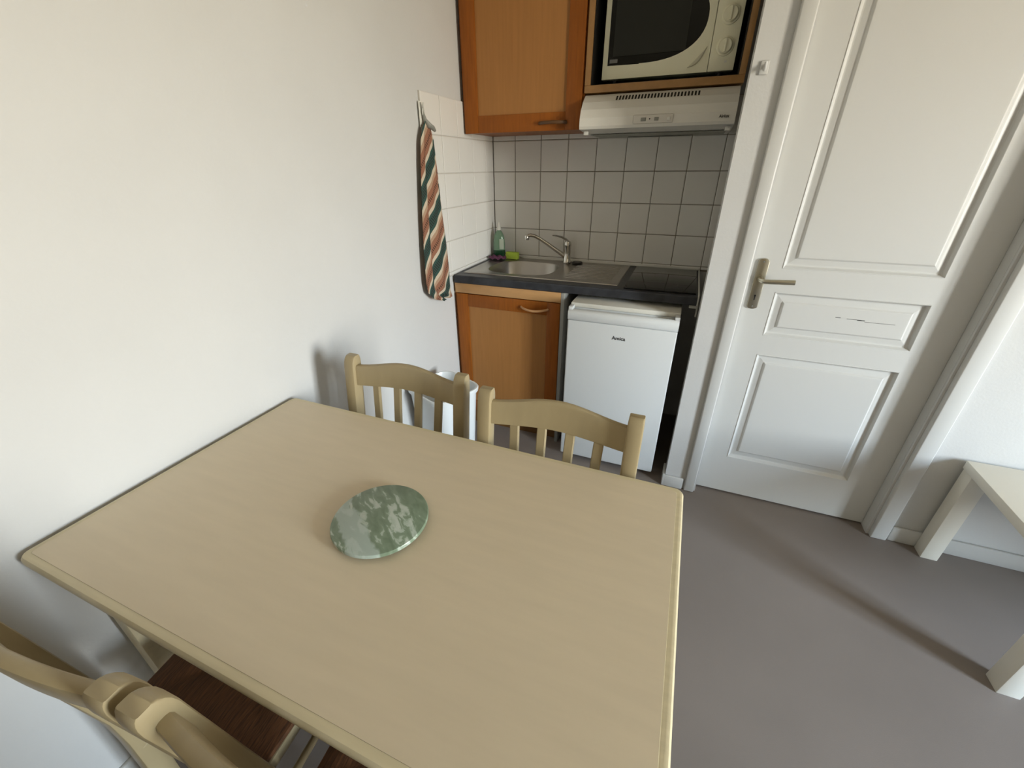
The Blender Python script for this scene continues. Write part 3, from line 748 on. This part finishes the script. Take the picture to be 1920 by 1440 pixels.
# ------------------------------------------------------------------ chairs (seat towards -y, back at y=0 side)
def rsec(cx_, cy_, hw, hd, z, r=0.15, n=2):
    pts = []; rr = min(hw, hd)*r*2
    for sx_, sy_, a0 in ((1, 1, 0), (-1, 1, PI/2), (-1, -1, PI), (1, -1, 3*PI/2)):
        for k in range(n+1):
            a = a0+PI/2*k/n; pts.append((cx_+sx_*(hw-rr)+rr*math.cos(a), cy_+sy_*(hd-rr)+rr*math.sin(a), z))
    return pts
def make_chair():
    t = thing('dining_chair', 'chair', 'chair', (0, 0, 0))
    H = 0.885
    def yl(z):                       # lean of the back posts: straight below the seat, raked above
        if z <= 0.42: return 0.016*((0.42-z)/0.42)**1.3
        s = (z-0.42)/(H-0.42); return 0.064*s
    def xp(z): return 0.182 + 0.010*min(1, max(0, (z-0.42)/0.25))
    for sgn in (-1, 1):
        bm = bmesh.new(); L = []
        for z in (0.0, .12, .25, .36, .44, .52, .60, .68, .76, .82, .855, .868, .876, .882, .8855):
            k_ = 1.0 if z < .86 else math.sqrt(max(0.0, 1-((z-.855)/.0312)**2))
            L.append(rsec(sgn*xp(z), yl(z)+(0.0 if z < .86 else 0.004*(1-k_)), .0185*(0.90+0.10*k_), .0205*(0.25+0.75*k_), z))
        strip(bm, L, None); link('back_post', bm, M_chair, t, smooth=True)
    # arched top rail, bowed backwards
    bm = bmesh.new(); L = []; NN = 18
    for i in range(NN+1):
        u = -1+2*i/NN; x = u*0.1765
        bow = 0.016*(1-u*u); top = 0.857 + 0.021*(math.cos(u*PI)+1)/2; bot = 0.793+0.008*(math.cos(u*PI)+1)/2
        sec = []
        for (dz, dy) in ((0, -1), (0.12, -1.15), (.88, -1.15), (.97, -.9), (1.0, -.4), (1.0, .4), (.97, .9), (.88, 1.15), (.12, 1.15), (0, 1)):
            z = bot+(top-bot)*dz; sec.append((x, yl(z)+bow+dy*.0085, z))
        L.append(sec)
    strip(bm, L, None); link('top_rail', bm, M_chair, t, smooth=True)
    # lower rail and four slats
    bm = bmesh.new(); box(bm, -.172, .172, yl(.53)-.008, yl(.53)+.008, .515, .545, bev=.003); link('lower_rail', bm, M_chair, t, smooth=True)
    for q in (-0.110, -0.037, 0.037, 0.110):
        bm = bmesh.new(); L = []
        for z in (.540, .60, .66, .72, .803):
            s = (z-.54)/.263; u = q/.176; bow = .016*(1-u*u)*s
            cx_, cy_ = q*(0.94+.08*s), yl(z)+bow
            L.append([(cx_+a*.0125, cy_+b*.006, z) for a, b in ((-1,-.6),(-.8,-1),(.8,-1),(1,-.6),(1,.6),(.8,1),(-.8,1),(-1,.6))])
        strip(bm, L, None); link('slat', bm, M_chair, t, smooth=True)
    # seat: rush pad in a frame
    SD = 0.312
    for (x0, x1, y0, y1) in ((-.185, .185, -SD, -SD+.03), (-.175, -.145, -SD+.0305, -.02), (.145, .175, -SD+.0305, -.02), (-.1445, .1445, -.045, -.02)):
        bm = bmesh.new(); box(bm, x0, x1, y0, y1, .405, .435, bev=.004); link('seat_rail', bm, M_chair, t, smooth=True)
    bm = bmesh.new(); NX, NY = 24, 24; g = []
    for i in range(NX+1):
        col = []
        for j in range(NY+1):
            u, v = -1+2*i/NX, -1+2*j/NY
            hw = 0.180 if v < 0 else 0.180-.006*v
            e = max(abs(u), abs(v)); z = .4475 + .008*(1-e**6) - .010*max(0, 1-e*1.6)
            d = min(abs(abs(u)-abs(v)), .12)/.12; z -= .005*(1-d)*min(1, 4*(1-e)+.2)
            z += .0011*math.sin((j if abs(u) > abs(v) else i)*PI)*1
            col.append(bm.verts.new((u*(hw-.003), -(SD+.015)/2+v*((SD-.029)/2), z)))
        g.append(col)
    for i in range(NX):
        for j in range(NY): bm.faces.new((g[i][j], g[i+1][j], g[i+1][j+1], g[i][j+1]))
    # wrap sides
    per = [g[i][0] for i in range(NX+1)]+[g[NX][j] for j in range(1, NY+1)]+[g[i][NY] for i in range(NX-1, -1, -1)]+[g[0][j] for j in range(NY-1, 0, -1)]
    low = [bm.verts.new((v.co.x*1.0, v.co.y, .4355)) for v in per]
    for i in range(len(per)): bm.faces.new((per[i], per[(i+1) % len(per)], low[(i+1) % len(per)], low[i]))
    bmesh.ops.recalc_face_normals(bm, faces=bm.faces)
    o = link('seat', bm, M_rush, t, smooth=True); o['label'] = 'brown woven rush seat'
    for sgn in (-1, 1):
        bm = bmesh.new(); L = []
        for z, r in ((0, .014), (.2, .0165), (.404, .018)):
            L.append([(sgn*.163+a*r, -SD+.021+b*r, z) for a, b in ((-1,-.7),(-.7,-1),(.7,-1),(1,-.7),(1,.7),(.7,1),(-.7,1),(-1,.7))])
        strip(bm, L, None); link('front_leg', bm, M_chair, t, smooth=True)
        bm = bmesh.new(); tube(bm, [(sgn*.164, -SD+.03, .32), (sgn*.167, -.2, .32), (sgn*.171, .010, .32)], .0085, 10); link('stretcher', bm, M_chair, t, smooth=True)
    bm = bmesh.new(); tube(bm, [(-.150, -SD+.021, .27), (0, -SD+.021, .27), (.150, -SD+.021, .27)], .0085, 10); link('stretcher', bm, M_chair, t, smooth=True)
    return t
c0 = make_chair()
spots = [(0.387, -1.594, 0.0, 'beech slat-back chair at table far side, nearest the left wall'),
         (0.871, -1.641, 0.0, 'beech slat-back chair at table far side, in front of the fridge'),
         (0.380, -2.322, PI+0.075, 'beech chair at the near side of table by the left wall'),
         (0.817, -2.297, PI+0.035, 'beech chair at the near side of table, right of the other near chair')]
for i, (x, y, r, lab) in enumerate(spots):
    c = c0 if i == 0 else copy_tree(c0)
    c.location = (x, y, 0); c.rotation_euler = (0, 0, r); c['label'] = lab; c['group'] = 'dining chairs round the table'

# ------------------------------------------------------------------ low side table on the right
dk = thing('low_table', 'cream low table with square legs against the wall right of the door', 'table', (0, 0, 0))
bx('tabletop', M_desk, (2.176, 3.25, -1.300, -0.7165, 0.412, 0.446), dk, .002)
for x in (2.182, 3.19):
    for y in (-1.288, -0.770):
        bx('leg', M_desk, (x, x+.055, y, y+.055, 0, 0.4115), dk, .002)

# ------------------------------------------------------------------ unseen cupboard added to block window light from the near left wall
wd = thing('shade_blocker', 'tall unseen two-door beech block added to shade the near end of left wall', 'shade_blocker', (1.62, -2.835, 0))
bm = bmesh.new()
for d in ((-.30, -.28, -.29, .27, 0, 1.98), (.28, .30, -.29, .27, 0, 1.98), (-.279, .279, -.29, .27, 1.96, 1.98), (-.279, .279, -.29, .27, .06, .08), (-.279, .279, -.29, -.28, .081, 1.959)): box(bm, *d)
link('carcass', bm, M_chair, wd)
for a, b in ((-.298, -.0015), (.0015, .298)):
    dd = bx('door', M_chair, (a, b, .2705, .29, .065, 1.975), wd, .002)
    hx_ = b-.035 if b < 0 else a+.035
    bm = bmesh.new(); tube(bm, [(hx_, .290, .98), (hx_, .312, .985), (hx_, .315, 1.04), (hx_, .312, 1.095), (hx_, .290, 1.10)], .005, 10); link('handle', bm, M_chrome, dd, smooth=True)

# ------------------------------------------------------------------ white bin behind the chairs
bn = thing('waste_bin', 'white plastic waste bin on the floor behind the chair by left wall', 'bin', (0.160, -0.980, 0), math.radians(-22))
def rr3(a, b, z, r):
    return [(x, y, z) for x, y in rrect(-a, a, -b, b, r, 5)]
bm = bmesh.new()
L = [rr3(.085, .075, .004, .03), rr3(.098, .088, .0, .035), rr3(.104, .094, .01, .04), rr3(.128, .122, .473, .055), rr3(.136, .130, .475, .06), rr3(.138, .132, .490, .06), rr3(.135, .129, .495, .06), rr3(.128, .122, .495, .055), rr3(.124, .118, .483, .053), rr3(.100, .090, .014, .038), rr3(.02, .02, .012, .01)]
R = [[bm.verts.new(p) for p in l] for l in L]; k = len(R[0])
for a, b in zip(R, R[1:]):
    for i in range(k): bm.faces.new((a[i], a[(i+1) % k], b[(i+1) % k], b[i]))
bm.faces.new(R[0]); bm.faces.new(R[-1]); bmesh.ops.recalc_face_normals(bm, faces=bm.faces)
link('bucket', bm, M_bin, bn, smooth=True)
